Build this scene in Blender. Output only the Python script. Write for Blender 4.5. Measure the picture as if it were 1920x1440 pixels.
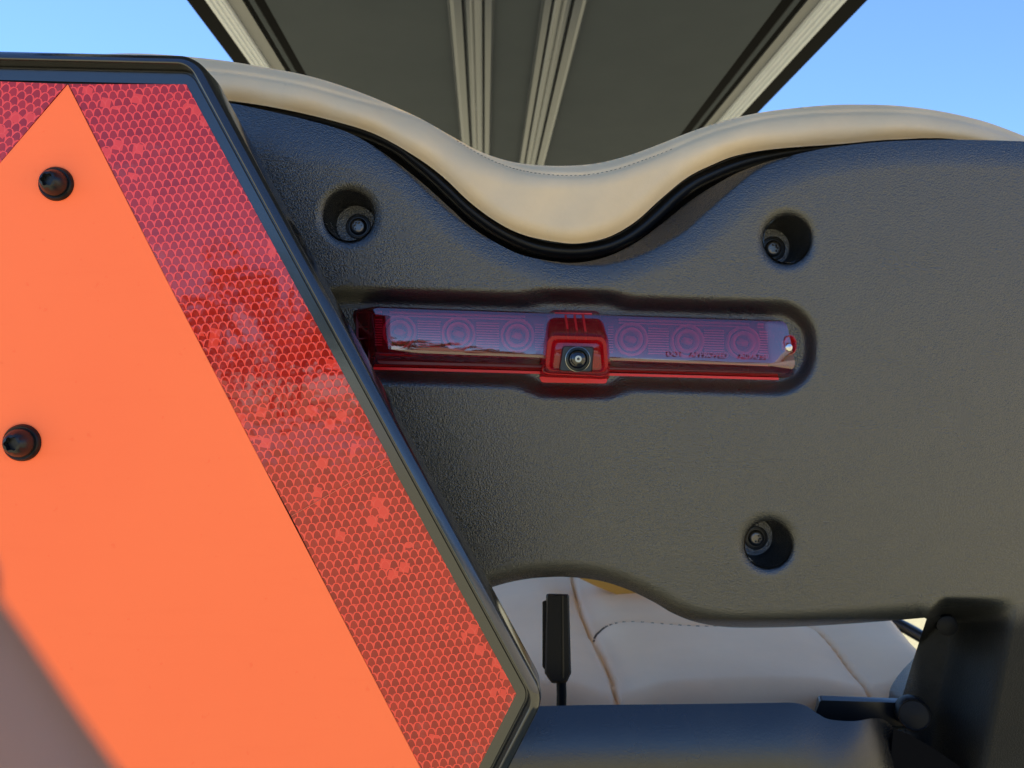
import bpy, bmesh, math, random
import numpy as np
from mathutils import Vector, Matrix, Euler

random.seed(7); rng = np.random.default_rng(7)
sc = bpy.context.scene
for o in list(bpy.data.objects): bpy.data.objects.remove(o)
C = sc.collection
R = math.radians

# ------------------------------------------------------------------ camera
F = 1440.0                                   # focal length in photo pixels (1920 wide)
CAM = np.array([0.0, 0.0, 1.2])
cam_d = bpy.data.cameras.new('camera'); cam = bpy.data.objects.new('camera', cam_d); C.objects.link(cam)
cam_d.sensor_width = 36; cam_d.lens = 36 * F / 1920
cam_d.clip_start = 0.005; cam_d.clip_end = 2000
cam.location = CAM
yaw, pitch = -math.atan(52 / F), math.atan(20 / F)
cam.rotation_euler = (math.pi / 2 + pitch, 0, yaw)
cam_d.dof.use_dof = True; cam_d.dof.focus_distance = 0.50; cam_d.dof.aperture_fstop = 15
sc.camera = cam
CR = np.array(Euler((math.pi / 2 + pitch, 0, yaw)).to_matrix())

# ------------------------------------------------------------------ world, sun, exposure
SUN_EL, SUN_AZ = R(62), R(-36)               # azimuth from +Y towards +X
w = bpy.data.worlds.new('World'); sc.world = w; w.use_nodes = True
nt = w.node_tree; nt.nodes.clear()
sky = nt.nodes.new('ShaderNodeTexSky'); sky.sky_type = 'NISHITA'; sky.sun_disc = False
sky.sun_elevation = SUN_EL; sky.sun_rotation = SUN_AZ
sky.altitude = 900; sky.air_density = 1.0; sky.dust_density = 0.0; sky.ozone_density = 10.0
bg = nt.nodes.new('ShaderNodeBackground'); bg.inputs['Strength'].default_value = 0.14
wo = nt.nodes.new('ShaderNodeOutputWorld')
nt.links.new(sky.outputs[0], bg.inputs[0]); nt.links.new(bg.outputs[0], wo.inputs[0])
sd = bpy.data.lights.new('sun', 'SUN'); sd.energy = 5.0; sd.angle = R(0.53); sd.color = (1.0, 0.96, 0.90)
sun = bpy.data.objects.new('sun', sd); C.objects.link(sun)
to_sun = Vector((math.sin(SUN_AZ) * math.cos(SUN_EL), math.cos(SUN_AZ) * math.cos(SUN_EL), math.sin(SUN_EL)))
sun.rotation_euler = to_sun.to_track_quat('Z', 'Y').to_euler(); sun.location = (-3, 8, 12)
vs = sc.view_settings
vs.view_transform = 'Standard'; vs.look = 'None'; vs.gamma = 1; vs.use_curve_mapping = False
vs.exposure = 0.93
sc.cycles.max_bounces = 10; sc.cycles.transparent_max_bounces = 16; sc.cycles.glossy_bounces = 5

# ------------------------------------------------------------------ helpers
def rays(px, py):
    px = np.asarray(px, float); py = np.asarray(py, float)
    d = np.stack([(px - 960) / F, -(py - 720) / F, -np.ones_like(px)], -1)
    return d @ CR.T
def P(px, py, Y):                            # photo pixel seen at depth plane y = Y
    d = rays(px, py); t = np.asarray(Y, float) / d[..., 1]
    return CAM + d * t[..., None]
def PZ(px, py, Z):                           # photo pixel on the level plane z = Z
    d = rays(px, py); t = (Z - CAM[2]) / d[..., 2]
    return CAM + d * t[..., None]
def P1(px, py, Y): return Vector(P(np.array([px]), np.array([py]), np.array([Y]))[0])

BASE = {}
def link_mesh(name, verts, faces, mat, parent=None, smooth=True, uv=None, auto=None):
    me = bpy.data.meshes.new(name)
    me.from_pydata([tuple(v) for v in verts], [], [tuple(f) for f in faces]); me.validate(); me.update()
    if mat: me.materials.append(mat)
    if smooth: me.polygons.foreach_set('use_smooth', [True] * len(me.polygons))
    if uv is not None:
        l = me.uv_layers.new(name='UVMap'); idx = np.empty(len(me.loops), int); me.loops.foreach_get('vertex_index', idx)
        l.data.foreach_set('uv', np.asarray(uv, float)[idx].ravel())
    o = bpy.data.objects.new(name, me); C.objects.link(o)
    if auto is not None: me.set_sharp_from_angle(angle=R(auto))
    if parent is not None:
        o.parent = parent; o.matrix_parent_inverse = Matrix.Translation(-BASE.get(parent.name, Vector((0, 0, 0))))
    return o
def from_bm(name, bm, mat, parent=None, smooth=True, auto=35):
    bmesh.ops.recalc_face_normals(bm, faces=bm.faces)
    vs_ = [v.co.copy() for v in bm.verts]; bm.verts.index_update()
    fs = [[v.index for v in f.verts] for f in bm.faces]; bm.free()
    return link_mesh(name, vs_, fs, mat, parent, smooth, auto=auto)
def thing(name, label, cat, base, group=None):
    o = bpy.data.objects.new(name, None); C.objects.link(o); o.location = base
    o.empty_display_size = 0.02
    BASE[o.name] = Vector(base)
    o['label'] = label; o['category'] = cat
    if group: o['group'] = group
    return o
def tag(o, label, cat, group=None):
    o['label'] = label; o['category'] = cat
    if group: o['group'] = group
    return o

def smooth(a): a = np.clip(a, 0, 1); return a * a * (3 - 2 * a)
def seg_dist(X, Y, pl, closed=False):
    pl = np.asarray(pl, float); n = len(pl); best = np.full(X.shape, 1e9)
    for i in range(n if closed else n - 1):
        a = pl[i]; b = pl[(i + 1) % n]; ab = b - a; L = ab @ ab + 1e-9
        t = np.clip(((X - a[0]) * ab[0] + (Y - a[1]) * ab[1]) / L, 0, 1)
        best = np.minimum(best, np.hypot(X - a[0] - t * ab[0], Y - a[1] - t * ab[1]))
    return best
def inside(X, Y, pl):
    pl = np.asarray(pl, float); r = np.zeros(X.shape, bool); n = len(pl)
    for i in range(n):
        x1, y1 = pl[i]; x2, y2 = pl[(i + 1) % n]
        if y1 == y2: continue
        c = ((y1 > Y) != (y2 > Y)) & (X < (x2 - x1) * (Y - y1) / (y2 - y1) + x1)
        r ^= c
    return r
def sdf(X, Y, pl):                            # negative inside
    d = seg_dist(X, Y, pl, True); return np.where(inside(X, Y, pl), -d, d)
def spline(pts, n=8):                         # Catmull-Rom through points
    p = np.asarray(pts, float); q = np.vstack([2 * p[0] - p[1], p, 2 * p[-1] - p[-2]]); out = []
    for i in range(1, len(q) - 2):
        for k in range(n):
            t = k / n
            out.append(0.5 * (2 * q[i] + (q[i + 1] - q[i - 1]) * t + (2 * q[i - 1] - 5 * q[i] + 4 * q[i + 1] - q[i + 2]) * t * t + (3 * q[i] - q[i - 1] - 3 * q[i + 1] + q[i + 2]) * t ** 3))
    out.append(p[-1]); return np.array(out)
def fcurve(pl, X):                            # y of a curve that is a function of x
    pl = pl[np.argsort(pl[:, 0])]; return np.interp(X, pl[:, 0], pl[:, 1])

def relief(name, outline, depth, cell, mat, parent=None, holes=(), wall=0.02, place=None, drop=0.0, attr=None, turn=None):
    """a moulded sheet: grid inside an outline, rim vertices snapped on it, pushed back by depth(), edges turned back by wall"""
    ol = np.asarray(outline, float)
    x0, y0 = ol.min(0) - cell; x1, y1 = ol.max(0) + cell
    xs = np.arange(x0, x1 + cell, cell); ys = np.arange(y0, y1 + cell, cell)
    X, Y = np.meshgrid(xs, ys)
    def field(X, Y):
        s = sdf(X, Y, ol)
        for (cx, cy, r) in holes: s = np.maximum(s, r - np.hypot(X - cx, Y - cy))
        return s
    S = field(X, Y)
    keep_v = S < -0.3 * cell
    q = keep_v[:-1, :-1] | keep_v[1:, :-1] | keep_v[:-1, 1:] | keep_v[1:, 1:]
    near = (S >= -0.3 * cell) & (S < 2.2 * cell)
    idx = np.nonzero(near)
    for _ in range(3):
        xx = X[idx]; yy = Y[idx]; e = 0.5
        s = field(xx, yy); gx = (field(xx + e, yy) - field(xx - e, yy)) / (2 * e); gy = (field(xx, yy + e) - field(xx, yy - e)) / (2 * e)
        g = np.maximum(np.hypot(gx, gy), 0.3) ** 2
        X[idx] = xx - s * gx / g; Y[idx] = yy - s * gy / g
    D = depth(X, Y)
    V = place(X, Y, D)
    ids = -np.ones(X.shape, int); used = np.zeros(X.shape, bool)
    used[:-1, :-1] |= q; used[1:, :-1] |= q; used[:-1, 1:] |= q; used[1:, 1:] |= q
    ids[used] = np.arange(used.sum())
    verts = V[used]
    a = ids[:-1, :-1][q]; b = ids[:-1, 1:][q]; c = ids[1:, 1:][q]; d = ids[1:, :-1][q]
    faces = np.stack([a, d, c, b], -1)          # facing the camera
    n = len(verts)
    ed = np.concatenate([faces[:, [0, 1]], faces[:, [1, 2]], faces[:, [2, 3]], faces[:, [3, 0]]])
    key = np.sort(ed, 1); _, inv, cnt = np.unique(key, axis=0, return_inverse=True, return_counts=True)
    rim = ed[cnt[inv.ravel()] == 1]
    rv = np.unique(rim); mp = {v: n + i for i, v in enumerate(rv)}
    back = verts[rv].copy(); back[:, 1] += wall; back[:, 2] -= drop
    if turn is not None: tx, tz = turn(X, Y); back[:, 0] += tx[used][rv]; back[:, 2] += tz[used][rv]     # edges turned inwards
    rf = [(e[1], e[0], mp[e[0]], mp[e[1]]) for e in rim]
    o = link_mesh(name, np.vstack([verts, back]), [tuple(f) for f in faces] + rf, mat, parent, auto=48)
    if attr is not None:                       # shade of the recessed leg, put in as duller plastic
        av = attr(X, Y)[used]; at = o.data.attributes.new('leg_shade', 'FLOAT', 'POINT')
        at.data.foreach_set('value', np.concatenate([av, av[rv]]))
    return o

def tube(name, pts, rad, mat, parent=None, seg=10, cap=True):
    pts = [Vector(p) for p in pts]; n = len(pts)
    rad = rad if hasattr(rad, '__len__') else [rad] * n
    vs_, fs = [], []
    up = Vector((0, 0, 1)); prev = None
    for i, p in enumerate(pts):
        t = (pts[min(i + 1, n - 1)] - pts[max(i - 1, 0)]).normalized()
        if prev is None:
            a = t.cross(up if abs(t.z) < .9 else Vector((1, 0, 0))).normalized()
        else:
            a = (prev - t * prev.dot(t)).normalized()
        prev = a; b = t.cross(a)
        for k in range(seg):
            th = 2 * math.pi * k / seg; vs_.append(p + (a * math.cos(th) + b * math.sin(th)) * rad[i])
    for i in range(n - 1):
        for k in range(seg):
            k2 = (k + 1) % seg; fs.append((i * seg + k, i * seg + k2, (i + 1) * seg + k2, (i + 1) * seg + k))
    if cap:
        fs.append(tuple(range(seg))[::-1]); fs.append(tuple(range((n - 1) * seg, n * seg)))
    return link_mesh(name, vs_, fs, mat, parent, auto=50)

def lathe(name, center, axis, prof, mat, parent=None, seg=40, lobes=None, close=True, rot=0.0):
    """prof: (radius, height along axis); lobes: fn(i, angle)->radius factor"""
    axis = Vector(axis).normalized(); a = axis.orthogonal().normalized()
    if abs(axis.z) < .9: a = axis.cross(Vector((0, 0, 1))).normalized()
    b = axis.cross(a); c = Vector(center); vs_, fs = [], []
    for i, (r, h) in enumerate(prof):
        for k in range(seg):
            th = 2 * math.pi * k / seg + rot; rr = r * (lobes(i, th) if lobes else 1)
            vs_.append(c + axis * h + (a * math.cos(th) + b * math.sin(th)) * rr)
    for i in range(len(prof) - 1):
        for k in range(seg):
            k2 = (k + 1) % seg; fs.append((i * seg + k, i * seg + k2, (i + 1) * seg + k2, (i + 1) * seg + k))
    if close:
        fs.append(tuple(range((len(prof) - 1) * seg, len(prof) * seg)))
    return link_mesh(name, vs_, fs, mat, parent, auto=40)

def rbox(name, lo, hi, bev, mat, parent=None, seg=3):
    bm = bmesh.new(); bmesh.ops.create_cube(bm, size=1)
    lo = Vector(lo); hi = Vector(hi)
    for v in bm.verts: v.co = Vector([(lo[i] + hi[i]) / 2 + v.co[i] * (hi[i] - lo[i]) for i in range(3)])
    if bev: bmesh.ops.bevel(bm, geom=list(bm.edges), offset=bev, segments=seg, affect='EDGES', profile=0.5)
    return from_bm(name, bm, mat, parent)

def round_poly(pts, rad, k=6):                # polygon with rounded corners, k+1 points per corner
    pts = np.asarray(pts, float); n = len(pts); out = []
    rad = rad if hasattr(rad, '__len__') else [rad] * n
    for i in range(n):
        p = pts[i]; a = pts[i - 1] - p; b = pts[(i + 1) % n] - p
        la, lb = np.linalg.norm(a), np.linalg.norm(b); a /= la; b /= lb
        ang = math.acos(np.clip(a @ b, -1, 1)); t = min(rad[i] / math.tan(ang / 2), 0.45 * la, 0.45 * lb)
        p0 = p + a * t; p1 = p + b * t
        for j in range(k + 1):
            s = j / k; out.append((1 - s) ** 2 * p0 + 2 * s * (1 - s) * p + s * s * p1)
    return np.array(out)

def loft(name, rings, mat, parent=None, cap_end=True, cap_start=True, auto=40):
    n = len(rings[0]); vs_ = [v for r in rings for v in r]; fs = []
    for i in range(len(rings) - 1):
        for k in range(n):
            k2 = (k + 1) % n; fs.append((i * n + k, i * n + k2, (i + 1) * n + k2, (i + 1) * n + k))
    if cap_end: fs.append(tuple(range((len(rings) - 1) * n, len(rings) * n)))
    if cap_start: fs.append(tuple(range(n))[::-1])
    bm = bmesh.new(); bv = [bm.verts.new(v) for v in vs_]
    for f in fs: bm.faces.new([bv[i] for i in f])
    return from_bm(name, bm, mat, parent, auto=auto)

# ------------------------------------------------------------------ materials
class NT:
    def __init__(s, name):
        s.m = bpy.data.materials.new(name); s.m.use_nodes = True; s.t = s.m.node_tree
        s.p = s.t.nodes['Principled BSDF']; s.o = s.t.nodes['Material Output']
    def n(s, typ, **kw):
        x = s.t.nodes.new('ShaderNode' + typ)
        for k, v in kw.items(): setattr(x, k, v)
        return x
    def l(s, a, b): s.t.links.new(a, b)
    def val(s, sock, v):
        if hasattr(v, 'is_linked') or isinstance(v, bpy.types.NodeSocket): s.l(v, sock)
        else: sock.default_value = v
    def math(s, op, a, b=0.0, c=0.0):
        x = s.n('Math', operation=op); s.val(x.inputs[0], a); s.val(x.inputs[1], b); s.val(x.inputs[2], c); return x.outputs[0]
    def coord(s, kind='Object'): return s.n('TexCoord').outputs[kind]
    def noise(s, vec, scale, detail=4, rough=0.5, dist=0.0):
        x = s.n('TexNoise'); s.l(vec, x.inputs['Vector']); x.inputs['Scale'].default_value = scale
        x.inputs['Detail'].default_value = detail; x.inputs['Roughness'].default_value = rough; x.inputs['Distortion'].default_value = dist
        return x.outputs[0]
    def ramp(s, fac, stops):
        x = s.n('ValToRGB'); s.l(fac, x.inputs[0]); e = x.color_ramp.elements
        while len(e) < len(stops): e.new(0.5)
        for i, (p, c) in enumerate(stops):
            e[i].position = p; e[i].color = (c if hasattr(c, '__len__') else (c, c, c)) + ((1,) if not hasattr(c, '__len__') or len(c) == 3 else ())
        return x.outputs[0]
    def mix(s, fac, a, b):
        x = s.n('Mix', data_type='RGBA'); s.val(x.inputs[0], fac)
        for k, v in ((6, a), (7, b)):
            if isinstance(v, bpy.types.NodeSocket): s.l(v, x.inputs[k])
            else: x.inputs[k].default_value = tuple(v) + (1,) if len(v) == 3 else v
        return x.outputs[2]
    def bump(s, h, strength=0.3, dist=0.001, normal=None):
        x = s.n('Bump'); x.inputs['Strength'].default_value = strength; x.inputs['Distance'].default_value = dist
        s.l(h, x.inputs['Height'])
        if normal is not None: s.l(normal, x.inputs['Normal'])
        return x.outputs[0]
    def set(s, **kw):
        for k, v in kw.items():
            k = k.replace('_', ' ')
            if isinstance(v, tuple) and len(v) == 3 and 'olor' in k or (isinstance(v, tuple) and len(v) == 3 and k == 'Coat Tint'): v = v + (1,)
            s.val(s.p.inputs[k], v)
        return s.m

def plain(name, col, rough=0.5, spec=0.5, bump=None, var=0.0, metal=0.0):
    t = NT(name); co = t.coord()
    c = col
    if var:
        nz = t.noise(co, 30, 5, 0.6); c = t.mix(nz, tuple(v * (1 - var) for v in col), tuple(min(1, v * (1 + var)) for v in col))
        t.l(c, t.p.inputs['Base Color'])
    else: t.p.inputs['Base Color'].default_value = col + (1,)
    t.p.inputs['Roughness'].default_value = rough; t.p.inputs['Specular IOR Level'].default_value = spec
    t.p.inputs['Metallic'].default_value = metal
    if bump: t.l(t.bump(t.noise(co, bump[0], 3), bump[1], bump[2]), t.p.inputs['Normal'])
    return t.m

def grain_plastic(name, col, rough, grain, strength, dist, spec=0.5, dust=True, ior=1.5):
    t = NT(name); co = t.coord()
    n1 = t.noise(co, grain, 2.0, 0.55, 0.6)
    v = t.n('TexVoronoi', feature='SMOOTH_F1'); t.l(co, v.inputs['Vector']); v.inputs['Scale'].default_value = grain * 0.8
    h = t.math('ADD', n1, t.math('MULTIPLY', v.outputs['Distance'], 0.55))
    t.l(t.bump(h, strength, dist), t.p.inputs['Normal'])
    big = t.noise(co, 9, 5, 0.62)
    rg = t.ramp(big, [(0.3, rough * 0.88), (0.72, rough * 1.18)])
    scr = t.n('Mapping'); scr.inputs['Scale'].default_value = (3, 3, 60); scr.inputs['Rotation'].default_value = (0, 0.9, 0); t.l(co, scr.inputs['Vector'])
    sc2 = t.ramp(t.noise(scr.outputs[0], 2.0, 5, 0.7), [(0.60, 0.0), (0.78, 1.0)])
    at = t.n('Attribute', attribute_name='leg_shade').outputs['Fac']
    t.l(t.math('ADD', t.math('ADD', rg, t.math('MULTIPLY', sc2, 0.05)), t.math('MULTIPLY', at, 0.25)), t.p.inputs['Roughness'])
    t.l(t.math('SUBTRACT', spec, t.math('MULTIPLY', at, spec * 0.8)), t.p.inputs['Specular IOR Level'])  # less specular on the recessed leg, standing in for its shade
    if dust:
        fine = t.noise(co, 900, 1, 0.5)
        specks = t.ramp(fine, [(0.74, 0.0), (0.80, 1.0)])
        sm = t.ramp(t.noise(co, 26, 6, 0.7), [(0.5, 0.0), (0.8, 0.5)])
        c = t.mix(t.math('MULTIPLY', specks, 0.05), col, (0.35, 0.33, 0.28))
        c = t.mix(t.math('MULTIPLY', sm, 0.10), c, (0.22, 0.21, 0.18))
        t.l(c, t.p.inputs['Base Color'])
    else: t.p.inputs['Base Color'].default_value = col + (1,)
    t.p.inputs['IOR'].default_value = ior
    return t.m

M = {}
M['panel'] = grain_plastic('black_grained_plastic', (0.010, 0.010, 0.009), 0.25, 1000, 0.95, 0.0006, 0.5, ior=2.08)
M['lower'] = grain_plastic('black_moulded_plastic', (0.010, 0.010, 0.010), 0.28, 800, 0.35, 0.0004, 0.5, ior=1.8)
M['black'] = plain('black_plastic', (0.012, 0.012, 0.013), 0.32, 0.5)
M['rubber'] = plain('black_rubber', (0.007, 0.007, 0.008), 0.32, 0.35)
M['dark'] = plain('dark_shell', (0.006, 0.006, 0.006), 0.8, 0.2)
M['frame'] = plain('black_gloss_sign_frame', (0.014, 0.014, 0.014), 0.15, 1.0, bump=(60, 0.04, 0.002))
M['frame'].node_tree.nodes['Principled BSDF'].inputs['IOR'].default_value = 1.95
M['frame'].node_tree.nodes['Principled BSDF'].inputs['Specular IOR Level'].default_value = 0.5
M['matt'] = plain('matt_black_plastic', (0.008, 0.008, 0.009), 0.5, 0.18)
M['matt_trim'] = plain('matt_rubber_trim', (0.004, 0.004, 0.005), 0.7, 0.06)
M['steel'] = plain('dark_zinc_screw', (0.16, 0.15, 0.14), 0.28, 0.5, metal=1.0)
M['bright'] = plain('bright_screw', (0.75, 0.73, 0.7), 0.22, 0.5, metal=1.0)

def vinyl(name, col, dirt=0.12, rough=0.46, spec=0.45):
    t = NT(name); co = t.coord()
    big = t.noise(co, 14, 6, 0.65); fine = t.noise(co, 160, 5, 0.6)
    c = t.mix(t.ramp(big, [(0.35, 0.0), (0.75, 1.0)]), col, tuple(v * (1 - dirt) for v in col))
    sp = t.ramp(t.noise(co, 55, 8, 0.75), [(0.66, 0.0), (0.74, 1.0)])
    c = t.mix(t.math('MULTIPLY', sp, 0.30), c, tuple(v * 0.45 for v in col))
    t.l(c, t.p.inputs['Base Color'])
    t.p.inputs['Roughness'].default_value = rough; t.p.inputs['Specular IOR Level'].default_value = spec
    n0 = t.bump(big, 0.25, 0.004)
    t.l(t.bump(t.noise(co, 700, 3, 0.6), 0.18, 0.0005, n0), t.p.inputs['Normal'])
    return t.m
M['vinyl'] = vinyl('tan_vinyl', (1.0, 0.75, 0.46), 0.12, 0.5, 0.25)
M['vinyl2'] = vinyl('tan_vinyl_cushion', (1.0, 0.71, 0.45), 0.06, 0.65, 0.10)
M['ochre'] = plain('bounce_lit_underside', (0.62, 0.34, 0.06), 0.5)  # warm bounce light on the tan underside, put into the colour
M['thread'] = plain('seam_thread', (0.10, 0.075, 0.05), 0.8)

def orange():
    t = NT('fluorescent_orange_film'); co = t.coord()
    big = t.noise(co, 6, 4, 0.5)
    c = t.mix(big, (1.70, 0.262, 0.080), (1.75, 0.305, 0.090))
    sp = t.ramp(t.noise(co, 210, 3, 0.5), [(0.70, 0.0), (0.74, 1.0)])
    scm = t.n('Mapping'); scm.inputs['Scale'].default_value = (8, 8, 90); scm.inputs['Rotation'].default_value = (0, 0.5, 0); t.l(co, scm.inputs['Vector'])
    c = t.mix(t.math('MULTIPLY', t.ramp(t.noise(scm.outputs[0], 1.6, 6, 0.7), [(0.55, 0.0), (0.75, 1.0)]), 0.22), c, (1.35, 0.22, 0.06))
    c = t.mix(t.math('MULTIPLY', sp, 0.4), c, (1.1, 0.18, 0.05))
    t.l(c, t.p.inputs['Base Color']); t.p.inputs['Roughness'].default_value = 0.55; t.p.inputs['Specular IOR Level'].default_value = 0.35
    t.l(t.bump(t.noise(co, 500, 2), 0.06, 0.0004), t.p.inputs['Normal'])
    return t.m
M['orange'] = orange()

def tape(name, rot):
    t = NT(name); uv = t.coord('UV')
    mp = t.n('Mapping'); mp.inputs['Rotation'].default_value = (0, 0, rot); t.l(uv, mp.inputs['Vector'])
    wob = t.n('TexNoise'); t.l(mp.outputs[0], wob.inputs['Vector']); wob.inputs['Scale'].default_value = 0.6
    sp = t.n('SeparateXYZ'); t.l(mp.outputs[0], sp.inputs[0]); u, v = sp.outputs[0], sp.outputs[1]
    wv = t.math('MULTIPLY', t.math('SUBTRACT', wob.outputs[0], 0.5), 0.10)
    u = t.math('ADD', u, wv)
    vr = t.math('DIVIDE', v, 0.92)                         # row pitch
    row = t.math('FLOOR', vr); f = t.math('SUBTRACT', vr, row)
    odd = t.math('MULTIPLY', t.math('FLOORED_MODULO', row, 2.0), 0.5)
    uu = t.math('ADD', u, odd); colm = t.math('FLOOR', uu)
    c = t.math('MULTIPLY', t.math('SUBTRACT', t.math('SUBTRACT', uu, colm), 0.5), 2.0)
    ac = t.math('ABSOLUTE', c)
    arc = t.math('SQRT', t.math('MAXIMUM', t.math('SUBTRACT', 1.0, t.math('POWER', ac, 2.2)), 0.0))
    # distance to the dome line, divided by the slope so that the line keeps its width
    slope = t.math('DIVIDE', ac, t.math('MAXIMUM', arc, 0.18))
    dist = t.math('DIVIDE', t.math('ABSOLUTE', t.math('SUBTRACT', f, arc)), t.math('SQRT', t.math('ADD', 1.0, t.math('MULTIPLY', t.math('MULTIPLY', slope, slope), 3.4))))
    line = t.n('MapRange', interpolation_type='SMOOTHSTEP'); t.l(dist, line.inputs[0])
    line.inputs[1].default_value = 0.03; line.inputs[2].default_value = 0.11; line.inputs[3].default_value = 1; line.inputs[4].default_value = 0
    # cell id: inside the dome -> (col,row), above it -> next row's cell
    above = t.math('GREATER_THAN', f, arc)
    cid = t.n('CombineXYZ'); t.l(t.math('ADD', colm, t.math('MULTIPLY', above, t.math('SIGN', c))), cid.inputs[0]); t.l(t.math('ADD', row, t.math('MULTIPLY', above, 0.37)), cid.inputs[1])
    wn = t.n('TexWhiteNoise', noise_dimensions='3D'); t.l(cid.outputs[0], wn.inputs['Vector'])
    # lighter squares, where the prisms of the film are missing, on a coarser tilted lattice
    mp2 = t.n('Mapping'); mp2.inputs['Rotation'].default_value = (0, 0, 0.30); mp2.inputs['Scale'].default_value = (0.86, 0.86, 1); t.l(mp.outputs[0], mp2.inputs['Vector'])
    s2 = t.n('SeparateXYZ'); t.l(mp2.outputs[0], s2.inputs[0])
    fl = t.n('CombineXYZ'); t.l(t.math('FLOOR', s2.outputs[0]), fl.inputs[0]); t.l(t.math('FLOOR', s2.outputs[1]), fl.inputs[1])
    w2 = t.n('TexWhiteNoise', noise_dimensions='3D'); t.l(fl.outputs[0], w2.inputs['Vector'])
    zone = t.noise(uv, 0.085, 3, 0.6)
    thr = t.math('SUBTRACT', 1.44, t.math('MULTIPLY', zone, 0.95))
    square = t.math('MULTIPLY', t.math('GREATER_THAN', w2.outputs[0], thr), 0.6)
    cell = t.mix(t.math('MULTIPLY', wn.outputs[0], 0.6), (0.46, 0.011, 0.006), (0.78, 0.030, 0.012))
    light = t.mix(t.noise(uv, 0.05, 2), (1.5, 0.075, 0.050), (1.5, 0.125, 0.062))
    smear = t.ramp(t.noise(uv, 0.22, 6, 0.7), [(0.56, 0.0), (0.80, 0.45)])
    cell = t.mix(smear, cell, (0.60, 0.16, 0.14))
    both = t.math('MAXIMUM', line.outputs[0], square)
    t.l(t.mix(both, cell, light), t.p.inputs['Base Color'])
    t.set(Roughness=0.5, Specular_IOR_Level=0.05, Coat_Weight=1.0, Coat_Roughness=0.03, Coat_IOR=1.64)
    # ripples of the laminated film in the clear top layer
    b1 = t.bump(t.noise(uv, 0.16, 3, 0.55), 0.35, 0.0012)
    t.l(t.bump(line.outputs[0], 0.12, 0.0002, b1), t.p.inputs['Coat Normal'])
    t.l(t.bump(both, 0.3, 0.0003), t.p.inputs['Normal'])
    return t.m
M['tape_r'] = tape('red_prismatic_tape', R(-7))
M['tape_l'] = tape('red_prismatic_tape_slanted', R(24))

def red_lens(name, tint, gloss_ior=2.3, rough=0.012, body=0.07):
    t = NT(name); t.t.nodes.remove(t.p)
    tr = t.n('BsdfTransparent'); tr.inputs[0].default_value = tint + (1,)
    gl = t.n('BsdfGlossy'); gl.inputs['Color'].default_value = (1, 0.96, 1, 1); gl.inputs['Roughness'].default_value = rough
    fr = t.n('Fresnel'); fr.inputs['IOR'].default_value = gloss_ior
    nb = t.bump(t.noise(t.coord(), 26, 2), 0.10, 0.003); t.l(nb, fr.inputs['Normal']); t.l(nb, gl.inputs['Normal'])
    df = t.n('BsdfDiffuse'); df.inputs[0].default_value = (0.85, 0.008, 0.020, 1)
    m0 = t.n('MixShader'); m0.inputs[0].default_value = body; t.l(tr.outputs[0], m0.inputs[1]); t.l(df.outputs[0], m0.inputs[2])
    m = t.n('MixShader'); t.l(fr.outputs[0], m.inputs[0]); t.l(m0.outputs[0], m.inputs[1]); t.l(gl.outputs[0], m.inputs[2])
    t.l(m.outputs[0], t.o.inputs[0]); return t.m
M['lens'] = red_lens('red_clear_lens', (1.0, 0.12, 0.22))
M['lens_box'] = red_lens('red_clear_housing', (0.95, 0.05, 0.07), 1.6, 0.02, 0.32)
M['reflector'] = plain('pink_reflector_plastic', (1.0, 0.90, 0.92), 0.35, 0.6)
M['reflector_dark'] = plain('dark_reflector_bed', (0.14, 0.018, 0.03), 0.3, 0.5)
M['led'] = plain('pale_led_chip', (0.9, 0.62, 0.66), 0.25, 0.6)
M['cam_body'] = plain('camera_black_plastic', (0.018, 0.026, 0.026), 0.30, 0.5)
M['glass'] = plain('camera_lens_glass', (0.006, 0.005, 0.006), 0.03, 1.0)
M['iris'] = plain('camera_iris', (0.62, 0.64, 0.55), 0.35)
M['ring'] = plain('camera_ring_metal', (0.42, 0.41, 0.38), 0.25, metal=1.0)
M['emboss'] = plain('embossed_red_lettering', (0.30, 0.10, 0.22), 0.3)

def liner():
    t = NT('grey_roof_liner'); co = t.coord()
    t.l(t.mix(t.noise(co, 7, 5, 0.6), (0.056, 0.068, 0.084), (0.078, 0.092, 0.110)), t.p.inputs['Base Color'])
    t.set(Roughness=0.7, Specular_IOR_Level=0.12)
    t.l(t.bump(t.noise(co, 420, 3), 0.25, 0.0008), t.p.inputs['Normal']); return t.m
M['liner'] = liner()
M['rib'] = plain('satin_roof_rib', (0.085, 0.096, 0.115), 0.2, 0.6)
M['alu'] = plain('white_aluminium_channel', (0.76, 0.80, 0.88), 0.42, var=0.05)
M['grey'] = plain('grey_plastic_channel', (0.24, 0.245, 0.26), 0.5, var=0.06)

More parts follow.
